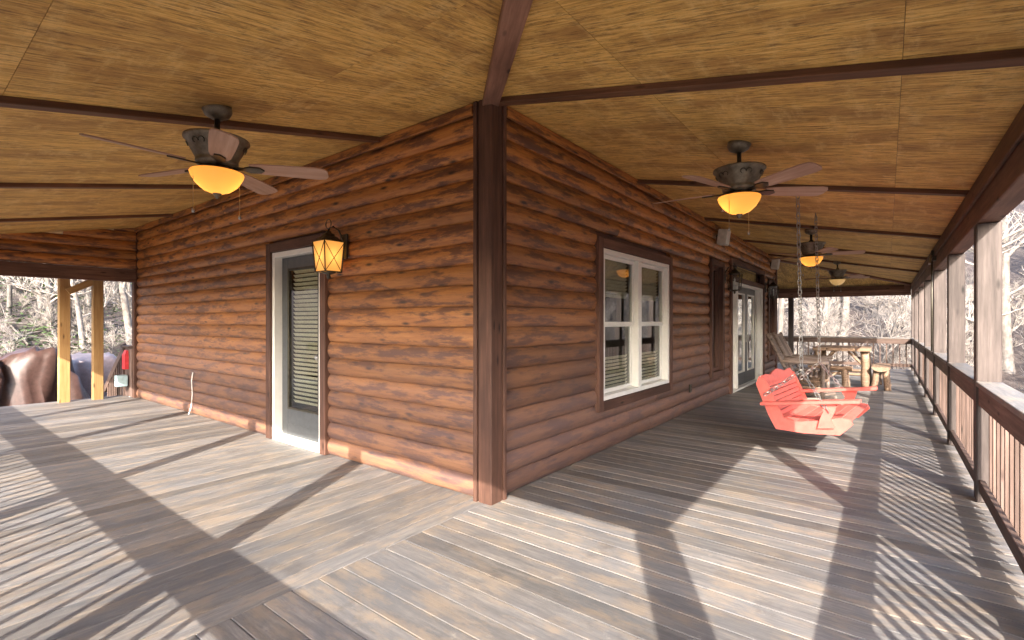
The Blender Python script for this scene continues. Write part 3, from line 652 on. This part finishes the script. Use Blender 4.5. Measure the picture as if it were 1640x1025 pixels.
def tree(x, y, proto, name, label, cat, group, sc=1):
    r = empty(name, (x, y, gz(x, y)), rnd.uniform(0, 6.28)); r.scale = (sc,)*3; tag(r, label, cat, group)
    for nme, me in zip(('trunk', 'crown'), proto): o = bpy.data.objects.new(nme, me); COL.objects.link(o); o.parent = r
rt = random.Random(21)
def wedge(a, b):
    x = rt.uniform(a, b); return x, rt.uniform(-.07, -.32)*x
for i in range(75): tree(*(wedge(-40, -18.5) if i < 60 else (rt.uniform(-46, -21), rt.uniform(-12, 26))), PROTO[i % 6], 'bare_tree', 'bare pale tree on the leafy hillside beyond the left end of the porch', 'tree', 'bare trees on the left hillside', rt.uniform(.3, .6))
for i in range(60): tree(rt.uniform(-14, 30), rt.uniform(21.5, 55), PROTO[i % 6], 'bare_tree', 'bare sunlit tree in the woods beyond the far railing', 'tree', 'bare trees beyond the far railing', rt.uniform(.75, 1.2))
def east():
    while 1:
        x, y = rt.uniform(6, 34), rt.uniform(-4, 42)
        if y > 22-1.8*(x-.6) and (x > 9 or y > 6): return x, y
for i in range(45): tree(*east(), PROTO[i % 6], 'bare_tree', 'bare sunlit tree beyond the right-hand railing', 'tree', 'bare trees beyond the right railing', rt.uniform(.75, 1.2))
for i in range(110): tree(rt.uniform(-9, 16), rt.uniform(19.5, 32), SHRUB[i % 4], 'bare_shrub', 'tangled leafless shrub beyond the far railing', 'shrub', 'leafless shrubs beyond the far railing', rt.uniform(.8, 1.5))
for i in range(30): tree(rt.uniform(6, 13), rt.uniform(4, 24), SHRUB[i % 4], 'bare_shrub', 'tangled leafless shrub below the right-hand railing', 'shrub', 'leafless shrubs below the right railing', rt.uniform(.9, 1.5))
for i in range(50): tree(*wedge(-30, -17), SHRUB[i % 4], 'bare_shrub', 'leafless brush on the hillside behind the covered stack', 'shrub', 'leafless shrubs on the left hillside', rt.uniform(.25, .5))
for i in range(26):
    x, y = wedge(-28, -17); a = rt.uniform(0, 6.28); L = rt.uniform(1.2, 4.5); pts = []
    for k in range(6): xx, yy = x+math.cos(a)*L*k/5, y+math.sin(a)*L*k/5; pts.append((xx, yy, gz(xx, yy)+.06+.10*k*rt.random()))
    tag(tube('fallen_branch', pts, [.035, .032, .027, .02, .014, .007], 'bark', None, 6), 'pale fallen branch lying on the leafy hillside beyond the deck', 'branch', 'fallen branches on the left hillside')
# low evergreen ground cover on the hillside
V, F = [], []
for c in range(46):
    cx, cy = wedge(-27, -16.5)
    for k in range(130):
        x, y = cx+rt.gauss(0, .45), cy+rt.gauss(0, .45); z = gz(x, y)+rt.uniform(.0, .4); a = rt.uniform(0, 6.28); l = rt.uniform(.05, .12); i = len(V)
        u = Vector((math.cos(a), math.sin(a), rt.uniform(-.3, .6)))*l; v = Vector((-math.sin(a), math.cos(a), rt.uniform(-.5, .5)))*l*.45; p = Vector((x, y, z)); V += [p, p+u*.5+v, p+u, p+u*.5-v]; F.append((i, i+1, i+2, i+3))
tag(mesh('ground_cover', V, F, 'green'), 'low evergreen leaves scattered on the hillside', 'ground cover', kind='stuff')
